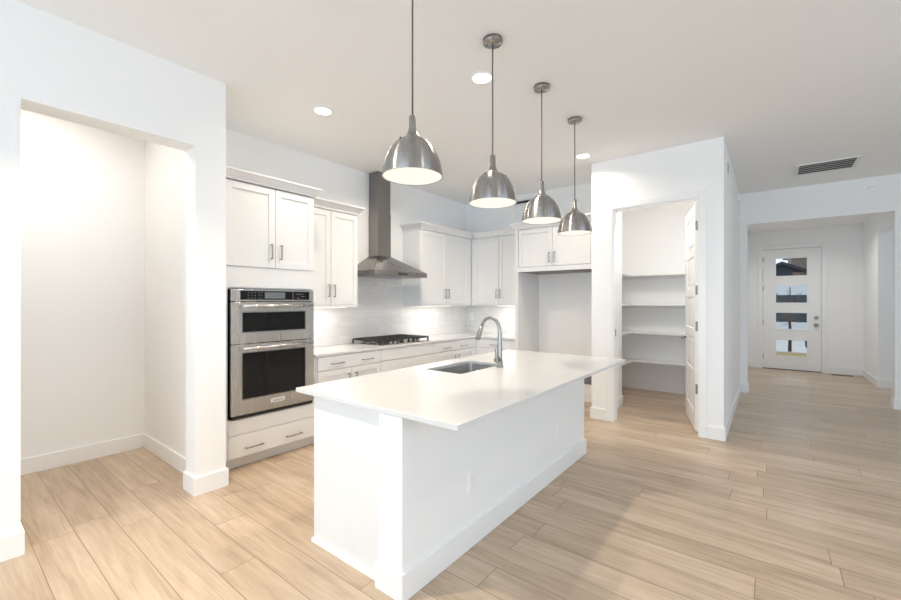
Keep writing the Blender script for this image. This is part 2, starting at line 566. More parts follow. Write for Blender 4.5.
for zz in (2.18, 1.50, 1.12, 0.46):
    MB().box(0.0, 0.0025, -0.032, -0.005, zz - 0.062, zz + 0.038).lathe([(0.006, zz - 0.062), (0.006, zz + 0.038)], 10, (0.004, 0.0, 0)).build('hinge', M['dnickel'], d1)

# entry door with four panes
d2 = thing('door_2', 'white front entry door with four stacked panes', 'door', (-0.124, 10.72, 0), kind='structure')
EW, EH = 0.898, 2.44
gx0, gx1 = 0.204, 0.698
G = [(0.275, 0.612), (0.820, 1.160), (1.352, 1.705), (1.895, 2.260)]
m = MB()
m.box(0, gx0, 0, 0.045, 0.012, EH); m.box(gx1, EW, 0, 0.045, 0.012, EH)
zz = 0.012
for a, b in G:
    m.box(gx0, gx1, 0, 0.045, zz, a); zz = b
m.box(gx0, gx1, 0, 0.045, zz, EH)
m.build('leaf', M['trim'], d2)
for a, b in G:
    m = MB()
    f = 0.008
    m.box(gx0 - 0.022, gx0 + f, -0.008, 0, a - 0.022, b + 0.022); m.box(gx1 - f, gx1 + 0.022, -0.008, 0, a - 0.022, b + 0.022)
    m.box(gx0 + f, gx1 - f, -0.008, 0, a - 0.022, a + f); m.box(gx0 + f, gx1 - f, -0.008, 0, b - f, b + 0.022)
    fr = m.build('pane_frame', M['trim'], d2, bevel=0.003)
    MB().box(gx0, gx1, 0.018, 0.024, a, b).build('pane', M['glass'], fr)
for zc, nm in ((1.065, 'deadbolt'), (0.915, 'door_knob')):
    m = MB()
    m.lathe([(0.033, 0), (0.033, -0.012), (0.024, -0.018)], 24, (EW - 0.068, 0, zc), 'y')
    if nm == 'door_knob':
        m.lathe([(0.012, -0.015), (0.014, -0.035), (0.028, -0.045), (0.030, -0.06), (0.018, -0.072)], 24, (EW - 0.068, 0, zc), 'y')
    else:
        m.box(EW - 0.073, EW - 0.063, -0.034, -0.016, zc - 0.016, zc + 0.016)
    m.build(nm, M['dnickel'], d2)
for zz in (0.25, 0.95, 1.65, 2.25):
    hinge_mb().build('hinge', M['nickel'], d2, (-0.002, -0.002, zz))
MB().box(0, EW, -0.03, 0.10, 0, 0.012).build('threshold', M['bronze'], d2)

# ------------------------------------------------------------------ cabinets
def shaker(w, h, rail=0.057, t=0.02):
    m = MB()
    m.box(0, rail, -t, 0, 0, h); m.box(w - rail, w, -t, 0, 0, h)
    m.box(rail, w - rail, -t, 0, 0, rail); m.box(rail, w - rail, -t, 0, h - rail, h)
    m.box(rail, w - rail, -t + 0.009, 0, rail, h - rail)
    return m


def slab_front(w, h, t=0.02):
    return MB().box(0, w, -t, 0, 0, h)


def pull(length, vertical, parent, loc):
    m = MB()
    k = length / 2
    if vertical:
        m.box(-0.005, 0.005, -0.034, -0.024, -k, k)
        for s in (-1, 1):
            m.box(-0.0045, 0.0045, -0.026, 0, s * (k - 0.008) - 0.0045, s * (k - 0.008) + 0.0045)
    else:
        m.box(-k, k, -0.034, -0.024, -0.005, 0.005)
        for s in (-1, 1):
            m.box(s * (k - 0.008) - 0.0045, s * (k - 0.008) + 0.0045, -0.026, 0, -0.0045, 0.0045)
    return m.build('handle', M['pull'], parent, loc, bevel=0.0015)


def door(root, x0, x1, z0, z1, hx=None, hz=None, name='door'):
    d = shaker(x1 - x0 - 0.004, z1 - z0).build(name, M['cab'], root, (x0 + 0.002, 0, z0), bevel=0.002)
    if hx is not None:
        pull(0.135, True, d, (hx - x0 - 0.002, -0.02, hz - z0))
    return d


def drawer(root, x0, x1, z0, z1, pulls=(), shk=False, name='drawer', hz=None):
    w = x1 - x0 - 0.004
    d = (shaker(w, z1 - z0, 0.045) if shk else slab_front(w, z1 - z0)).build(name, M['cab'], root, (x0 + 0.002, 0, z0), bevel=0.002)
    for p in pulls:
        pull(0.155, False, d, (p - x0 - 0.002, -0.02, (hz if hz else (z0 + z1) / 2) - z0))
    return d


def crown(root, x0, x1, y1, z0, ex0=True, ex1=True, h=0.085, out=0.062):
    """mitred crown round a cabinet top; front at local y=-0.02, sides flared where they are free"""
    rings = []
    for k, dz in ((0.0, 0), (0.008, 0), (0.010, 0.015), (0.024, 0.032), (0.045, 0.058), (out, 0.068), (out, h)):
        a = x0 - (k if ex0 else 0); b = x1 + (k if ex1 else 0)
        rings.append([(a, -0.02 - k, z0 + dz), (b, -0.02 - k, z0 + dz), (b, y1, z0 + dz), (a, y1, z0 + dz)])
    return MB().loft(rings, smooth=False).build('crown', M['cab'], root)


XF = -3.443     # carcass front of the tall and base run
DEP = -XF - 4.037 if False else 4.037 + XF

# tall oven cabinet
y0 = 1.395
t = thing('oven_cabinet', 'tall white cabinet built round the double oven', 'cabinet', (XF, y0, 0), PX)
c0, c1 = 1.491 - y0, 2.251 - y0
ww = 2.275 - y0
m = MB()
m.box(0, c0 - 0.003, 0, 0.59, 0.10, 2.36); m.box(c1 + 0.003, ww, 0, 0.59, 0.10, 2.36)
m.box(c0 - 0.003, c1 + 0.003, 0, 0.59, 1.486, 2.36)
m.box(c0 - 0.003, c1 + 0.003, 0, 0.59, 0.10, 0.418)
m.build('carcass', M['cab'], t)
MB().box(0, ww, 0.065, 0.10, 0, 0.10).build('toe_kick', M['kick'], t)
mid = 1.883 - y0
door(t, c0 - 0.035, mid, 1.672, 2.362, mid - 0.042, 1.812)
door(t, mid, ww - 0.008, 1.672, 2.362, mid + 0.045, 1.812)
slab_front(ww - 0.008 - c0 + 0.035, 0.170).build('rail_panel', M['cab'], t, (c0 - 0.035, 0.006, 1.496), bevel=0.001)
slab_front(ww - 0.008 - c0, 0.125).build('rail_panel', M['cab'], t, (c0, 0.004, 0.290), bevel=0.001)
drawer(t, c0, ww - 0.008, 0.105, 0.285, (1.69 - y0, 2.055 - y0), hz=0.172)
crown(t, 0, ww, 0.59, 2.371, ex0=False, h=0.078, out=0.055)

# wall oven with microwave over it
o = thing('wall_oven', 'stainless double wall oven with black glass windows', 'oven', (XF, 1.500, 0.424), PX)
ow = 0.751
MB().box(0.004, ow - 0.004, -0.004, 0.53, 0.0, 1.054).build('oven_body', M['black'], o)
MB().box(0, ow, -0.04, -0.004, 0.958, 1.057).build('control_panel', M['steel'], o, bevel=0.003)
cp = MB().box(0.072, 0.702, -0.043, -0.04, 0.972, 1.046).build('control_glass', M['bglass'], o)
MB().box(0.275, 0.46, -0.044, -0.0432, 0.982, 1.036).build('display', M['screen'], cp)
m = MB()
for gx in range(3):
    for gz in range(3):
        m.box(0.13 + gx * 0.028, 0.14 + gx * 0.028, -0.0442, -0.0432, 0.984 + gz * 0.022, 0.988 + gz * 0.022)
        if gx < 2:
            m.box(0.22 + gx * 0.022, 0.229 + gx * 0.022, -0.0442, -0.0432, 0.984 + gz * 0.022, 0.988 + gz * 0.022)
MB().box(0.535, 0.538, -0.0442, -0.0432, 0.974, 1.044).build('divider', M['mark'], cp)
m.build('key_marks', M['mark'], cp)  # small button marks on the control glass, not letters
m2 = MB()
m2.box(0.565, 0.64, -0.0442, -0.0432, 1.022, 1.025); m2.box(0.575, 0.60, -0.0442, -0.0432, 0.985, 0.989); m2.box(0.62, 0.65, -0.0442, -0.0432, 1.0, 1.004)
m2.build('label_lettering', M['mark'], cp)


def oven_door(name, z0, z1, g0, g1):
    d = MB()
    a, b = 0.088, ow - 0.093
    d.box(0, a, -0.042, -0.004, z0, z1); d.box(b, ow, -0.042, -0.004, z0, z1)
    d.box(a, b, -0.042, -0.004, z0, g0); d.box(a, b, -0.042, -0.004, g1, z1)
    dd = d.build(name, M['steel'], o, bevel=0.002)
    MB().box(a, b, -0.038, -0.006, g0, g1).build('window', M['bglass'], dd)
    f = MB()
    f.box(a - 0.008, a, -0.0445, -0.041, g0 - 0.008, g1 + 0.008); f.box(b, b + 0.008, -0.0445, -0.041, g0 - 0.008, g1 + 0.008)
    f.box(a, b, -0.0445, -0.041, g0 - 0.008, g0); f.box(a, b, -0.0445, -0.041, g1, g1 + 0.008)
    f.build('window_trim', M['nickel'], dd)
    hm = MB()
    hz = z1 - 0.03
    hm.tube([(0.066, -0.092, hz), (ow - 0.042, -0.092, hz)], 0.013, 16)
    for hx in (0.088, ow - 0.064):
        hm.box(hx - 0.012, hx + 0.012, -0.092, -0.04, hz - 0.008, hz + 0.008)
    hm.build('handle', M['steel'], dd)
    return dd


oven_door('microwave_door', 0.610, 0.952, 0.705, 0.865)
ld = oven_door('oven_door', 0.028, 0.604, 0.155, 0.532)
bd = MB().box(0.325, 0.455, -0.047, -0.042, 0.082, 0.118).build('badge', M['badge'], o, bevel=0.002)
tx = bpy.data.curves.new('badge_lettering', 'FONT')
tx.body = 'KitchenAid'
tx.size = 0.021
tx.align_x = 'CENTER'; tx.align_y = 'CENTER'
tx.extrude = 0.0004
tmp = bpy.data.objects.new('badge_lettering', tx)
COL.objects.link(tmp)
bpy.context.view_layer.update()
tme = bpy.data.meshes.new_from_object(tmp)
bpy.data.objects.remove(tmp)
tme.materials.clear()
tme.materials.append(M['letter'])
to = bpy.data.objects.new('badge_lettering', tme)
COL.objects.link(to)
to.parent = bd
to.location = (0.39, -0.0474, 0.100)
to.rotation_euler = (R(90), 0, 0)
MB().box(0.006, ow - 0.006, -0.03, -0.004, 0.0, 0.022).build('vent_trim', M['black'], o)

# base cabinets along the hood wall
def base_cab(label, ya, yb, loc=None, rz=PX, w=None, depth=0.59):
    w = w or yb - ya
    t = thing('base_cabinet', label, 'cabinet', loc or (XF, ya, 0), rz)
    MB().box(0, w, 0, depth, 0.10, 0.846).build('carcass', M['cab'], t)
    MB().box(0, w, 0.065, 0.09, 0, 0.10).build('toe_kick', M['kick'], t)
    return t, w


t, w = base_cab('white base cabinet beside the oven, two pulls on its top drawer', 2.277, 3.118)
drawer(t, 0.035, w, 0.708, 0.840, (2.53 - 2.277, 2.917 - 2.277), hz=0.765)
door(t, 0.035, 0.035 + (w - 0.035) / 2, 0.105, 0.700, 0.035 + (w - 0.035) / 2 - 0.045, 0.58)
door(t, 0.035 + (w - 0.035) / 2, w, 0.105, 0.700, 0.035 + (w - 0.035) / 2 + 0.045, 0.58)
t, w = base_cab('white base cabinet directly under the black gas cooktop', 3.12, 4.031)
drawer(t, 0, w, 0.715, 0.840, name='false_front')
drawer(t, 0, w, 0.415, 0.707, (w * 0.3, w * 0.7))
drawer(t, 0, w, 0.105, 0.407, (w * 0.3, w * 0.7))
t, w = base_cab('white base cabinet between the cooktop and the kitchen corner', 4.033, 4.968)
drawer(t, 0, w, 0.715, 0.840, (4.296 - 4.033, 4.673 - 4.033), hz=0.762)
door(t, 0, w / 2, 0.105, 0.707, w / 2 - 0.045, 0.58)
door(t, w / 2, w, 0.105, 0.707, w / 2 + 0.045, 0.58)
# corner base
t = thing('corner_base_cabinet', 'plain white base cabinet filling the kitchen corner', 'cabinet', (-4.037, 4.97, 0))
MB().box(0.004, 0.61, 0, 0.628, 0.10, 0.846).build('carcass', M['cab'], t)
# base cabinet on the back wall, fronts at y = 4.988
YB = 5.008
t, w = base_cab('white base cabinet between the kitchen corner and the fridge space', 0, 0, (-3.425, YB, 0), 0.0, 0.663)
drawer(t, 0.06, w, 0.715, 0.840, (0.33,), hz=0.762)
door(t, 0.06, 0.06 + (w - 0.06) / 2, 0.105, 0.707)
door(t, 0.06 + (w - 0.06) / 2, w, 0.105, 0.707)

# perimeter countertop
m = MB().prism([(-4.032, 2.279), (-3.413, 2.279), (-3.413, 4.968), (-2.764, 4.968), (-2.764, 5.597), (-4.032, 5.597)], 0.848, 0.873)
tag(m.build('countertop', M['quartz'], bevel=0.003), 'white quartz countertop along the wall under the cooktop', 'countertop')
# tile
struct('wall_tile_left', MB().box(-4.037, -4.029, 2.279, 5.594, 0.874, 1.72), M['tile'], 'pale grey tile backsplash behind the cooktop', 'backsplash')
struct('wall_tile_back', MB().box(-4.027, -2.764, 5.594, 5.602, 0.874, 1.322), M['tile'], 'pale grey tile backsplash between the corner and fridge space', 'backsplash')

# upper cabinets along the hood wall
XU = -3.715


def upper(label, loc, rz, w, z0, z1, depth, name='upper_cabinet'):
    t = thing(name, label, 'cabinet', loc, rz)
    MB().box(0, w, 0, depth, z0, z1).build('carcass', M['cab'], t)
    MB().box(0.0, w, -0.018, 0.0, z0 - 0.004, z0 + 0.016).build('light_rail', M['cab'], t)
    return t


UD = 0.320
t = upper('white upper cabinet between the oven cabinet and the range hood', (XU, 2.277, 0), PX, 0.735, 1.325, 2.36, UD)
door(t, 0.0, 0.376, 1.345, 2.345, 0.376 - 0.035, 1.495)
door(t, 0.378, 0.735, 1.345, 2.345, 0.378 + 0.035, 1.495)
crown(t, 0.064, 0.735, UD, 2.36, ex0=False)
t = upper('white upper cabinet between the range hood and the kitchen corner', (XU, 4.082, 0), PX, 1.15, 1.325, 2.36, UD)
door(t, 0.005, 0.545, 1.345, 2.345, 0.545 - 0.035, 1.495)
door(t, 0.547, 1.085, 1.345, 2.345, 0.547 + 0.035, 1.495)
slab_front(0.085, 1.02).build('filler', M['cab'], t, (1.087, 0.003, 1.335))
crown(t, 0, 1.198, UD, 2.36, ex1=False)
YU = 5.280
t = upper('white upper cabinet on the back wall beside the fridge cabinet', (XU + 0.02, YU, 0), 0.0, 0.930, 1.325, 2.36, 0.319)
slab_front(0.05, 1.02).build('filler', M['cab'], t, (0.0, 0.003, 1.335))
door(t, 0.052, 0.492, 1.345, 2.345, 0.492 - 0.03, 1.495)
door(t, 0.494, 0.930, 1.345, 2.345, 0.494 + 0.03, 1.495)
crown(t, 0.063, 0.866, 0.319, 2.36, ex0=False, ex1=False)

# fridge cabinet with its tall side panel
YF = 4.985
t = thing('fridge_cabinet', 'white cabinet bridging the empty fridge space, with tall side panel', 'cabinet', (-2.760, YF, 0))
MB().box(0, 0.045, -0.02, 0.612, 0, 2.36).build('side_panel', M['cab'], t)
MB().box(0.045, 1.083, 0, 0.612, 1.785, 2.36).build('carcass', M['cab'], t)
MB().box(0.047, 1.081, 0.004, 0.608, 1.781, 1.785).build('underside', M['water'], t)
MB().box(0.045, 1.083, -0.018, 0, 1.781, 1.838).build('bottom_rail', M['cab'], t)
door(t, 0.055, 0.540, 1.845, 2.345, 0.540 - 0.035, 1.955)
door(t, 0.542, 1.035, 1.845, 2.345, 0.542 + 0.035, 1.955)
slab_front(0.046, 0.52).build('filler', M['cab'], t, (1.037, 0.003, 1.84))
crown(t, 0, 1.083, 0.612, 2.36, ex1=False)

# under-cabinet light bars
def led(label, loc, sx, sy):
    t = thing('led_light_bar', label, 'light', loc, group='under cabinet lights')
    MB().box(-sx / 2 - 0.006, sx / 2 + 0.006, -sy / 2 - 0.006, sy / 2 + 0.006, -0.010, 0).build('housing', M['plate'], t)
    MB().box(-sx / 2, sx / 2, -sy / 2, sy / 2, -0.012, -0.010).build('lens', M['strip'], t)
    l = area_light('led_light', (0, 0, -0.016), (0, 0, 0), sx, sy, 1.5, (1.0, 0.94, 0.86))
    l.parent = t
    return t


led('small light bar under the cabinet nearest the oven', (-3.83, 2.64, 1.324), 0.03, 0.60)
led('small light bar under the cabinet just past the hood', (-3.83, 4.50, 1.324), 0.03, 0.75)
led('small light bar under the back wall upper cabinet', (-3.05, 5.40, 1.324), 0.50, 0.03)

# ------------------------------------------------------------------ range hood
t = thing('range_hood', 'stainless chimney range hood above the gas cooktop', 'range hood', (-4.027, 3.572, 1.69))
m = MB()
hw, hd = 0.446, 0.497
m.box(0, hd, -hw, hw, 0.0, 0.055)
m.build('rim', M['hood'], t, bevel=0.002)
rings = [[(0, -hw, 0.055), (hd, -hw, 0.055), (hd, hw, 0.055), (0, hw, 0.055)],
         [(0, -0.11, 0.262), (0.175, -0.11, 0.262), (0.175, 0.11, 0.262), (0, 0.11, 0.262)]]
MB().loft(rings, smooth=False).build('canopy', M['hood'], t)
MB().box(0, 0.172, -0.108, 0.108, 0.262, 0.80).box(0, 0.168, -0.104, 0.104, 0.80, H - 1.69).build('chimney', M['hood'], t)
m = MB()
for k in range(3):
    m.box(0.04, hd - 0.06, -hw + 0.06 + k * 0.26, -hw + 0.30 + k * 0.26, -0.004, 0)
m.build('filter', M['nickel'], t)
MB().box(hd, hd + 0.003, -0.08, 0.08, 0.015, 0.038).build('button_strip', M['black'], t)

# ------------------------------------------------------------------ cooktop
t = thing('gas_cooktop', 'black gas cooktop with cast iron grates and steel knobs', 'cooktop', (-3.72, 3.572, 0.873))
MB().box(-0.265, 0.265, -0.430, 0.430, 0, 0.010).build('tray', M['steel'], t, bevel=0.003)
burn = [(-0.12, -0.30, 0.04), (0.11, -0.30, 0.032), (-0.02, 0, 0.05), (-0.12, 0.30, 0.034), (0.11, 0.30, 0.042)]
for bx, by, br in burn:
    b = MB().lathe([(br + 0.012, 0.010), (br + 0.010, 0.020), (br, 0.022)], 28, (bx, by, 0)).build('burner', M['dnickel'], t)
    MB().lathe([(br * 0.9, 0.022), (br * 0.9, 0.028), (br * 0.7, 0.031)], 28, (bx, by, 0)).build('burner_cap', M['iron'], b)
for gy in (-0.277, 0.0, 0.277):
    m = MB()
    a, b_ = gy - 0.134, gy + 0.134
    x0, x1 = -0.245, (0.235 if gy else 0.16)
    for yy in (a, b_):
        m.box(x0, x1, yy - 0.007, yy + 0.007, 0.046, 0.064)
    for xx in (x0, x1):
        m.box(xx - 0.007, xx + 0.007, a, b_, 0.046, 0.064)
    for k in range(1, 6):
        yy = a + (b_ - a) * k / 6
        m.box(x0, x1, yy - 0.005, yy + 0.005, 0.048, 0.066)
    for k in range(1, 4):
        xx = x0 + (x1 - x0) * k / 4
        m.box(xx - 0.005, xx + 0.005, a, b_, 0.047, 0.064)
    for xx in (x0, x1):
        for yy in (a, b_):
            m.box(xx - 0.008, xx + 0.008, yy - 0.008, yy + 0.008, 0.010, 0.047)
    m.build('grate', M['iron'], t)
for ky in (-0.235, -0.165, 0.005, 0.175, 0.245):
    MB().lathe([(0.020, 0.010), (0.021, 0.014), (0.019, 0.042), (0.016, 0.046)], 24, (0.222, ky, 0)).build('knob', M['nickel'], t)

# ------------------------------------------------------------------ island
t = thing('kitchen_island', 'white kitchen island base with a half wall along its seating side', 'island', (-1.70, 2.50, 0))
ox, oy = 1.70, -2.50
X0, X1 = -2.075, -1.335          # cabinet face, half wall face
m = MB()
m.box(X0 + ox, -1.49 + ox, 1.374 + oy, 1.394 + oy, 0.0, 0.846); m.box(X0 + ox, -1.49 + ox, 3.58 + oy, 3.60 + oy, 0.0, 0.846)
m.box(X0 + ox, X0 + 0.018 + ox, 1.394 + oy, 3.58 + oy, 0.10, 0.846); m.box(X0 + 0.018 + ox, -1.49 + ox, 1.394 + oy, 3.58 + oy, 0.10, 0.118)
m.build('cabinet_body', M['cab'], t, bevel=0.002)
MB().box(-1.49 + ox, X1 + ox, 1.345 + oy, 3.683 + oy, 0, 0.846).build('half_wall', M['wall'], t, bevel=0.003)
m = MB()
m.box(X1 + ox, X1 + BT + ox, 1.330 + oy, 3.698 + oy, 0, BH)
m.box(-1.505 + ox, X1 + ox, 1.330 + oy, 1.345 + oy, 0, BH)
m.box(-1.49 + ox, X1 + ox, 3.683 + oy, 3.698 + oy, 0, BH)
m.build('baseboard', M['trim'], t, bevel=0.003)
MB().box(X0 - 0.008 + ox, -1.505 + ox, 1.362 + oy, 1.374 + oy, 0, 0.022).build('shoe_moulding', M['trim'], t)
for k in range(4):
    wd = (3.60 - 1.385) / 4
    d = shaker(wd - 0.006, 0.72).build('door', M['cab'], t, (X0 + ox, 3.60 + oy - k * wd - 0.003, 0.115), bevel=0.002)
    d.rotation_euler = (0, 0, R(-90))
    pull(0.135, True, d, (wd - 0.05 if k % 2 == 0 else 0.05, -0.02, 0.60))

sx0, sx1, sy0, sy1 = -2.045, -1.705, 2.30, 2.885
SL = (-2.205, -1.01, 1.338, 3.80)
ZT, ZB = 0.873, 0.848
m = MB()
O = [(SL[0], SL[2]), (SL[1], SL[2]), (SL[1], SL[3]), (SL[0], SL[3])]


def rrect(x0, x1, y0, y1, r, n=5):
    pts = []
    for cx, cy, a0 in ((x0 + r, y0 + r, 180), (x1 - r, y0 + r, 270), (x1 - r, y1 - r, 0), (x0 + r, y1 - r, 90)):
        for k in range(n + 1):
            a = R(a0 + 90 * k / n)
            pts.append((cx + r * math.cos(a), cy + r * math.sin(a)))
    return pts


I = rrect(sx0, sx1, sy0, sy1, 0.025)
n5 = 6
for zz, flip in ((ZT, False), (ZB, True)):
    b = len(m.v)
    m.v += [(x, y, zz) for x, y in O] + [(x, y, zz) for x, y in I]
    for q in range(4):
        qn = (q + 1) % 4
        # outer edge q-qn with the straight part between rounded corners q and qn, and the corner fan
        i_end = 4 + q * n5 + n5 - 1
        i_next = 4 + qn * n5
        f = [b + q, b + qn, b + i_next, b + i_end]
        m.face(f[::-1] if flip else f)
        for k in range(n5 - 1):
            f = [b + q, b + 4 + q * n5 + k + 1, b + 4 + q * n5 + k]
            m.face(f[::-1] if flip else f)
nv = 4 + len(I)
for q in range(4):
    qn = (q + 1) % 4
    m.face([nv + q, nv + qn, qn, q])
k = len(I)
for q in range(k):
    qn = (q + 1) % k
    m.face([4 + q, 4 + qn, nv + 4 + qn, nv + 4 + q])
tag(m.build('island_countertop', M['quartz'], bevel=0.0025), 'thick white quartz slab on top of the island, cut out for the sink', 'countertop')

t = thing('kitchen_sink', 'stainless undermount sink set into the island countertop', 'sink', ((sx0 + sx1) / 2, (sy0 + sy1) / 2, ZB - 0.002))
a, b_ = (sx1 - sx0) / 2, (sy1 - sy0) / 2
rings = [[(x, y, 0) for x, y in rrect(-a - 0.015, a + 0.015, -b_ - 0.015, b_ + 0.015, 0.035)],
         [(x, y, 0) for x, y in rrect(-a - 0.002, a + 0.002, -b_ - 0.002, b_ + 0.002, 0.027)],
         [(x, y, -0.20) for x, y in rrect(-a + 0.004, a - 0.004, -b_ + 0.004, b_ - 0.004, 0.03)],
         [(x, y, -0.22) for x, y in rrect(-a + 0.02, a - 0.02, -b_ + 0.02, b_ - 0.02, 0.02)]]
MB().loft(rings, smooth=False, cap0=False).build('basin', M['sink'], t)
MB().lathe([(0.045, -0.220), (0.043, -0.216), (0.03, -0.218), (0.0, -0.219)], 24, (0, 0.05, 0), cap0=False).build('drain', M['nickel'], t)

# faucet
t = thing('kitchen_faucet', 'tall brushed nickel pull-down faucet standing behind the island sink', 'faucet', (-1.655, 2.735, ZT))
MB().lathe([(0.029, 0), (0.029, 0.006), (0.026, 0.010), (0.025, 0.045), (0.022, 0.05)], 28).build('base_ring', M['nickel'], t)
pts, rad = [(0, 0, 0.045)], [0.0215]
for k in range(1, 7):
    pts.append((0, 0, 0.045 + 0.225 * k / 6)); rad.append(0.0215 - 0.0075 * k / 6)
Rr = 0.085
for k in range(1, 15):
    an = R(158 * k / 14)
    pts.append((-Rr + Rr * math.cos(an), 0, 0.27 + Rr * 1.32 * math.sin(an))); rad.append(0.014)
MB().tube(pts, rad, 18).build('spout', M['nickel'], t)
e0 = Vector(pts[-1]); dr = (Vector(pts[-1]) - Vector(pts[-2])).normalized()
MB().tube([e0 - dr * 0.002, e0 + dr * 0.03, e0 + dr * 0.10, e0 + dr * 0.115], [0.0145, 0.0165, 0.021, 0.019], 18).build('spray_head', M['nickel'], t)
m = MB()
m.tube([(0, -0.015, 0.060), (0, -0.058, 0.060)], [0.0175, 0.0175], 18)
m.tube([(0, -0.048, 0.070), (-0.004, -0.051, 0.10), (-0.010, -0.054, 0.150)], [0.008, 0.007, 0.006], 12)
m.build('lever_handle', M['nickel'], t)
t = tag(MB().lathe([(0.021, 0), (0.021, 0.005), (0.018, 0.008), (0.012, 0.008), (0.012, 0.012), (0.0, 0.012)], 24, (-1.655, 2.44, ZT), cap1=False).build('disposal_button', M['plate']),
        'small round push button on the island countertop near the sink', 'button')

# ------------------------------------------------------------------ pendants
def pendant():
    t = thing('pendant_light', 'x', 'pendant light', (0, 0, 0), group='pendants over the island')
    prof = [(0.1525, 0.0), (0.1522, 0.012), (0.1490, 0.035), (0.1415, 0.066), (0.1350, 0.085), (0.1265, 0.104), (0.1165, 0.123), (0.1050, 0.141), (0.0920, 0.156), (0.0780, 0.168), (0.0640, 0.177), (0.056, 0.180)]
    inner = [(r - 0.004, z - 0.001) for r, z in prof]
    m = MB()
    m.lathe(prof, 64, cap0=False, cap1=False)
    m.build('shade', M['pend'], t)
    MB().lathe([(r, max(z, 0.0)) for r, z in inner], 64, cap0=False).build('shade_lining', M['whitein'], t)
    MB().lathe([(0.1525, 0.0), (0.1530, -0.002), (0.1485, -0.002), (0.1485, 0.0)], 64, cap0=False, cap1=False).build('shade_rim', M['pend'], t)
    MB().lathe([(0.147, 0.003), (0.147, 0.006)], 64).build('diffuser', M['diff'], t)
    MB().lathe([(0.056, 0.180), (0.042, 0.190), (0.030, 0.203), (0.0225, 0.222), (0.0185, 0.240), (0.0180, 0.292), (0.015, 0.298), (0.006, 0.300)], 36, cap0=False).build('neck', M['nickel'], t)
    for k in range(3):
        a = R(120 * k + 28)
        s = MB().lathe([(0.0055, 0), (0.0055, 0.005), (0.003, 0.007)], 10).build('screw', M['black'], t, (0.080 * math.cos(a), 0.080 * math.sin(a), 0.164))
        s.rotation_euler = (0, R(48), a)
    top = H - 1.994
    MB().tube([(0, 0, 0.295), (0, 0, top - 0.018)], 0.0042, 8).build('cord', M['cord'], t)
    c = MB().lathe([(0.020, -0.030), (0.024, -0.026), (0.060, -0.024), (0.062, -0.020), (0.062, 0.0)], 40).build('ceiling_canopy', M['nickel'], t, (0, 0, top))
    for k in (0, 1):
        MB().lathe([(0.004, -0.029), (0.006, -0.026), (0.006, -0.023)], 10, (0.036 * (1 - 2 * k), 0.012 * (1 - 2 * k), 0)).build('screw', M['dnickel'], c)
    return t


labels = ['brushed nickel dome pendant, largest and nearest, its ceiling canopy out of view',
          'brushed nickel dome pendant, second from the nearest along the island',
          'brushed nickel dome pendant, third along the island, before the fridge cabinet',
          'brushed nickel dome pendant, smallest and farthest, next to the pantry wall']
p0 = pendant()
for i, (x, y) in enumerate([(-1.385, 1.468), (-1.364, 2.170), (-1.367, 2.870), (-1.38, 3.57)]):
    q = p0 if i == 0 else copy_tree(p0)
    q.location = (x, y, 1.994)
    q.scale = (0.975, 0.975, 1)
    q['label'] = labels[i]

# ------------------------------------------------------------------ recessed lights
def can_light():
    t = thing('recessed_light', 'x', 'ceiling light', (0, 0, 0), group='recessed ceiling lights')
    MB().lathe([(0.066, -0.001), (0.070, -0.006), (0.088, -0.004), (0.090, 0.0), (0.066, 0.0)], 40, cap0=False, cap1=False).build('trim_ring', M['plate'], t)
    MB().lathe([(0.066, -0.0025), (0.066, 0.0)], 40).build('lens', M['can'], t)
    l = bpy.data.lights.new('recessed_lamp', 'AREA')
    l.shape = 'DISK'; l.size = 0.08; l.spread = R(145); l.energy = CAN_POWER; l.color = WARM
    lo = bpy.data.objects.new('recessed_lamp', l)
    COL.objects.link(lo)
    lo.parent = t
    lo.location = (0, 0, -0.006)
    return t


c0_ = can_light()
cans = [((-3.018, 2.087), 'round recessed ceiling light between the oven cabinet and the first pendant', H, 0.6),
        ((-1.659, 2.494), 'round recessed ceiling light right behind the second pendant cord', H, 1.1),
        ((-1.656, 4.528), 'round recessed ceiling light beside the pantry wall', H, 1.0),
        ((-2.08, 0.45), 'round recessed ceiling light at the near end of the island', H, 1.45),
        ((-3.06, 3.46), 'recessed ceiling light added out of view to brighten the hood and upper cabinets', H, 1.1),  # invented lamp, kept out of sight, lifts the hood and upper cabinets
        ((-4.05, 0.35), 'round recessed ceiling light inside the bright alcove', H, 0.95),
        ((-0.95, 5.22), 'round recessed ceiling light inside the pantry', H, 1.08),
        ((0.55, 1.2), 'round recessed ceiling light in the living area', H, 0.5),
        ((0.45, 9.3), 'recessed ceiling light added out of view to brighten the foyer', 2.83, 0.75)]  # unseen lamp added behind the header to brighten the foyer
for i, ((x, y), lb, pz, pw) in enumerate(cans):
    q = c0_ if i == 0 else copy_tree(c0_)
    q.location = (x, y, pz)
    q['label'] = lb
    if pw != 1.0:
        for ch in q.children:
            if ch.type == 'LIGHT':
                ch.data = ch.data.copy()
                ch.data.energy = CAN_POWER * pw
                if pw == 1.1:
                    ch.data.size = 0.13
                if x < -3.4 or 5 < y < 6:
                    ch.data.spread = R(180)
                    ch.data.color = (1.0, 0.945, 0.87)
                if y > 9:
                    ch.data.color = (1.0, 0.96, 0.92)
                if pw == 1.45:
                    ch.data.color = (1.0, 0.84, 0.62)
                    ch.data.spread = R(110)

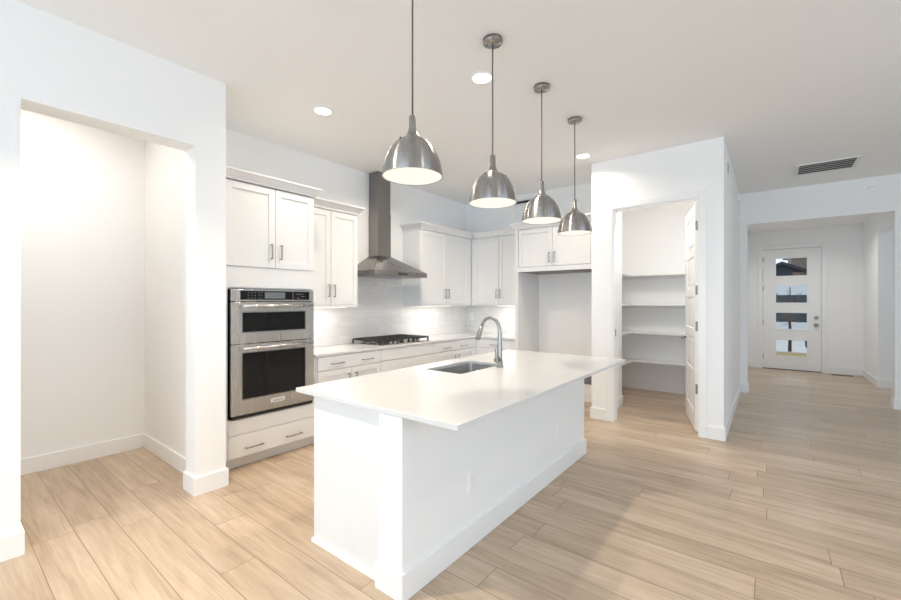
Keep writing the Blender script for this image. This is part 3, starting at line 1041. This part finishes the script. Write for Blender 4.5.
# ------------------------------------------------------------------ vents, plates and small devices
t = thing('ceiling_vent', 'white ceiling air return grille with five dark slots', 'vent', (0.522, 6.664, H))
m = MB()
m.box(-0.285, 0.285, -0.255, -0.222, -0.012, 0); m.box(-0.285, 0.285, 0.222, 0.255, -0.012, 0)
m.box(-0.285, -0.25, -0.222, 0.222, -0.012, 0); m.box(0.25, 0.285, -0.222, 0.222, -0.012, 0)
m.build('frame', M['grille'], t, bevel=0.002)
MB().box(-0.25, 0.25, -0.222, 0.222, -0.003, 0).build('backing', M['slot'], t)
for k in range(4):
    yy = -0.222 + 0.444 * (k + 1) / 5
    b = len(t.children)
    MB().box(-0.25, 0.25, yy - 0.004, yy + 0.004, -0.005, -0.003).build('slat', M['grille'], t)
t = thing('wall_vent', 'narrow dark slot vent high on the kitchen back wall', 'vent', (-2.97, 5.602, 2.905))
MB().box(-0.16, 0.16, -0.008, 0, -0.055, 0.04).build('frame', M['grille'], t, bevel=0.002)
MB().box(-0.135, 0.135, -0.0095, -0.008, -0.026, 0.012).build('slot', M['slot'], t)
t = thing('floor_register', 'dark metal floor register in front of the foyer wall', 'vent', (1.05, 10.53, 0))
MB().box(-0.15, 0.15, -0.055, 0.055, 0, 0.004).build('frame', M['bronze'], t)
for k in range(8):
    MB().box(-0.128 + k * 0.034, -0.110 + k * 0.034, -0.04, 0.04, 0.004, 0.0048).build('slot', M['slot'], t)


def outlet(label, loc, rz, w=0.072, h=0.116, switch=0, name='wall_outlet', cat='outlet', gap=None):
    t = thing(name, label, cat, loc, rz)
    MB().box(-w / 2, w / 2, -0.005, 0, -h / 2, h / 2).build('cover_plate', M['plate'], t, bevel=0.0015)
    if switch:
        for k in range(switch):
            xx = (k - (switch - 1) / 2) * 0.046
            MB().box(xx - 0.016, xx + 0.016, -0.0075, -0.005, -0.033, 0.033).build('rocker', M['socket'], t, bevel=0.001)
    else:
        for s in (-1, 1):
            so = MB().box(-0.017, 0.017, -0.007, -0.005, s * 0.021 - 0.014, s * 0.021 + 0.014).build('socket', M['socket'], t, bevel=0.001)
            MB().box(-0.008, -0.0055, -0.0074, -0.007, s * 0.021 - 0.004, s * 0.021 + 0.006).box(0.0055, 0.008, -0.0074, -0.007, s * 0.021 - 0.004, s * 0.021 + 0.006).build('slots', M['kick'], so)
    return t


outlet('white outlet low on the island half wall, nearer the camera', (X1, 1.905, 0.36), PX)
outlet('white outlet low on the island half wall, at its far end', (X1, 3.10, 0.355), PX)
outlet('white outlet on the tile below the upper cabinet past the hood', (-4.029, 4.64, 1.10), PX, name='wall_outlet')
outlet('white outlet on the back wall tile close to the kitchen corner', (-3.93, 5.594, 1.13), 0.0)
outlet('wide white plate on the back wall tile near the fridge panel', (-3.18, 5.594, 1.14), 0.0, w=0.118, switch=2, name='wall_switch', cat='light switch')
outlet('white outlet on the wall inside the empty fridge space', (-1.985, 5.602, 1.14), 0.0)
outlet('white triple switch plate beside the front entry door', (1.01, 10.70, 1.16), 0.0, w=0.165, switch=3, name='wall_switch', cat='light switch')
outlet('white outlet low on the foyer side wall', (1.36, 9.62, 0.43), -PX)
t = thing('water_supply_box', 'grey water box low in the empty fridge space', 'utility box', (-1.985, 5.602, 0.32))
m = MB()
m.box(-0.09, 0.09, -0.006, 0, -0.10, -0.08); m.box(-0.09, 0.09, -0.006, 0, 0.08, 0.10); m.box(-0.09, -0.07, -0.006, 0, -0.08, 0.08); m.box(0.07, 0.09, -0.006, 0, -0.08, 0.08)
m.build('frame', M['plate'], t)
MB().box(-0.07, 0.07, -0.002, 0, -0.08, 0.08).build('recess', M['water'], t)
MB().lathe([(0.012, 0), (0.012, -0.03)], 14, (0, 0, -0.02), 'y').build('valve', M['nickel'], t)
tag(MB().lathe([(0.032, 0), (0.033, -0.006), (0.028, -0.012), (0.0, -0.014)], 32, (1.038, 7.628, 2.87), 'y', cap1=False).build('smoke_detector', M['plate']), 'small round white detector above the foyer opening', 'smoke detector')
t = thing('wall_speaker', 'small vent cover high on the passage wall near its corner', 'wall device', (-0.364, 5.24, 2.80), PX)
MB().box(-0.10, 0.10, -0.008, 0, -0.075, 0.075).build('cover', M['plate'], t, bevel=0.002)
MB().box(-0.045, 0.045, -0.0095, -0.008, -0.05, 0.05).build('grille', M['water'], t)
for zc, lb in ((2.84, 'small white box high on the passage wall beside the foyer opening'), (2.55, 'small white sensor below the box beside the foyer opening')):
    t = thing('wall_sensor', lb, 'wall device', (-0.364, 7.05, zc), PX)
    MB().box(-0.055, 0.055, -0.025, 0, -0.045, 0.045).build('cover', M['plate'], t, bevel=0.003)
    MB().box(-0.012, 0.012, -0.0265, -0.025, -0.012, 0.012).build('lens', M['water'], t)

# ------------------------------------------------------------------ pantry shelves
names = ['highest', 'second highest', 'third', 'lowest']
for zz, nm in zip((1.790, 1.338, 0.910, 0.478), names):
    t = thing('pantry_shelf', f'white L-shaped pantry shelf, {nm} of the four', 'shelf', (-1.28, 6.94, zz), group='pantry shelves')
    m = MB().prism([(-0.795, -0.002), (-0.795, -1.20), (-0.395, -1.20), (-0.395, -0.28), (0.79, -0.28), (0.79, -0.002)], -0.022, 0)
    m.build('board', M['shelf'], t, bevel=0.002)
    MB().box(-0.795, 0.79, -0.022, -0.002, -0.062, -0.022).box(-0.795, -0.775, -1.20, -0.022, -0.062, -0.022).build('cleat', M['shelf'], t)

# ------------------------------------------------------------------ outside, seen through the door panes
tag(MB().box(-12, 14, 10.86, 16.0, -0.35, -0.15).build('lawn', M['lawn']), 'dry yellow lawn outside the front door', 'lawn', kind='structure')
tag(MB().box(-12, 14, 16.0, 40, -0.35, -0.14).build('ground', M['concrete']), 'pale paving beyond the dry lawn', 'ground', kind='structure')
t = thing('neighbour_house', 'slate grey house with a gabled roof across the street', 'house', (0.75, 24.0, -0.14))
MB().box(-8, 8, -0.35, -0.10, 0, 0.60).build('low_wall', M['pale'], t)
m = MB().box(-8, 8, 0, 0.3, 0, 1.82)
m.build('lower_siding', M['slate'], t)
MB().box(-8, 8, 0, 0.3, 1.82, 2.42).build('garage_band', M['pale'], t)
pk, px_ = 3.20, -0.34
gab = [(-2.2, 2.42), (1.3, 2.42), (1.3, 2.46), (px_, pk), (-2.2, 2.38 + 0.06)]
MB().loft([[(x, y, z) for x, z in gab] for y in (0, 7)], smooth=False).build('gable', M['slate'], t)
MB().box(0.02, 1.25, -0.06, 0, 2.42, 2.60).box(0.02, 0.75, -0.06, 0, 2.60, 2.84).build('brown_siding', M['brownside'], t)
rf = [(-2.5, pk - 0.99), (px_, pk), (1.6, pk - 0.89), (1.6, pk - 0.76), (px_, pk + 0.13), (-2.5, pk - 0.86)]
MB().loft([[(x, y, z) for x, z in rf] for y in (-0.3, 7)], smooth=False).build('roof', M['roof'], t)
t = thing('distant_house', 'brown house rising behind the slate grey one', 'house', (3.0, 33.0, -0.14))
MB().box(-2.0, 6, 0, 6, 0, 4.6).build('wall', M['brownside'], t)
MB().loft([[(-2.3, -0.3, 4.6), (6.3, -0.3, 4.6), (2, -0.3, 6.2)], [(-2.3, 6.3, 4.6), (6.3, 6.3, 4.6), (2, 6.3, 6.2)]], smooth=False).build('roof', M['roof'], t)
t = thing('young_tree', 'slim bare tree with a few brown leaves outside the front door', 'tree', (0.46, 16.15, -0.14))
MB().tube([(0, 0, 0), (0.01, 0, 0.6), (-0.01, 0, 1.1), (0.01, 0, 1.55), (0.0, 0, 1.95)], [0.045, 0.038, 0.03, 0.02, 0.008], 10).build('trunk', M['bark'], t)
rnd = random.Random(3)
for k in range(12):
    a = rnd.uniform(0, 6.28); z0_ = rnd.uniform(0.85, 1.6); L = rnd.uniform(0.25, 0.5)
    MB().tube([(0, 0, z0_), (math.cos(a) * L * 0.5, math.sin(a) * L * 0.5, z0_ + L * 0.45), (math.cos(a) * L * 0.8, math.sin(a) * L * 0.8, z0_ + L)], [0.014, 0.009, 0.004], 6).build('branch', M['bark'], t)
m = MB()
for k in range(140):
    a = rnd.uniform(0, 6.28); rr_ = rnd.uniform(0.03, 0.30); zc = rnd.uniform(0.8, 1.35)
    c = Vector((math.cos(a) * rr_, math.sin(a) * rr_, zc)); s = 0.022
    u = Vector((rnd.gauss(0, 1), rnd.gauss(0, 1), rnd.gauss(0, 1))).normalized(); v = u.orthogonal().normalized(); w_ = u.cross(v) * 0.2
    b = len(m.v)
    m.v += [tuple(c - u * s), tuple(c + v * s * 0.6 + w_ * s), tuple(c + u * s), tuple(c - v * s * 0.6 + w_ * s)]
    m.face([b, b + 1, b + 2, b + 3])
fo = m.build('leaves', M['leaf'], t)
fo['kind'] = 'stuff'
t = thing('garden_lantern', 'small black lantern on a post outside the lowest door pane', 'lantern', (0.72, 13.0, -0.15))
MB().tube([(0, 0, 0), (0, 0, 0.42)], 0.022, 10).build('post', M['black'], t)
MB().lathe([(0.05, 0.42), (0.06, 0.44), (0.07, 0.58), (0.10, 0.60), (0.02, 0.68)], 16).build('lamp_head', M['black'], t)
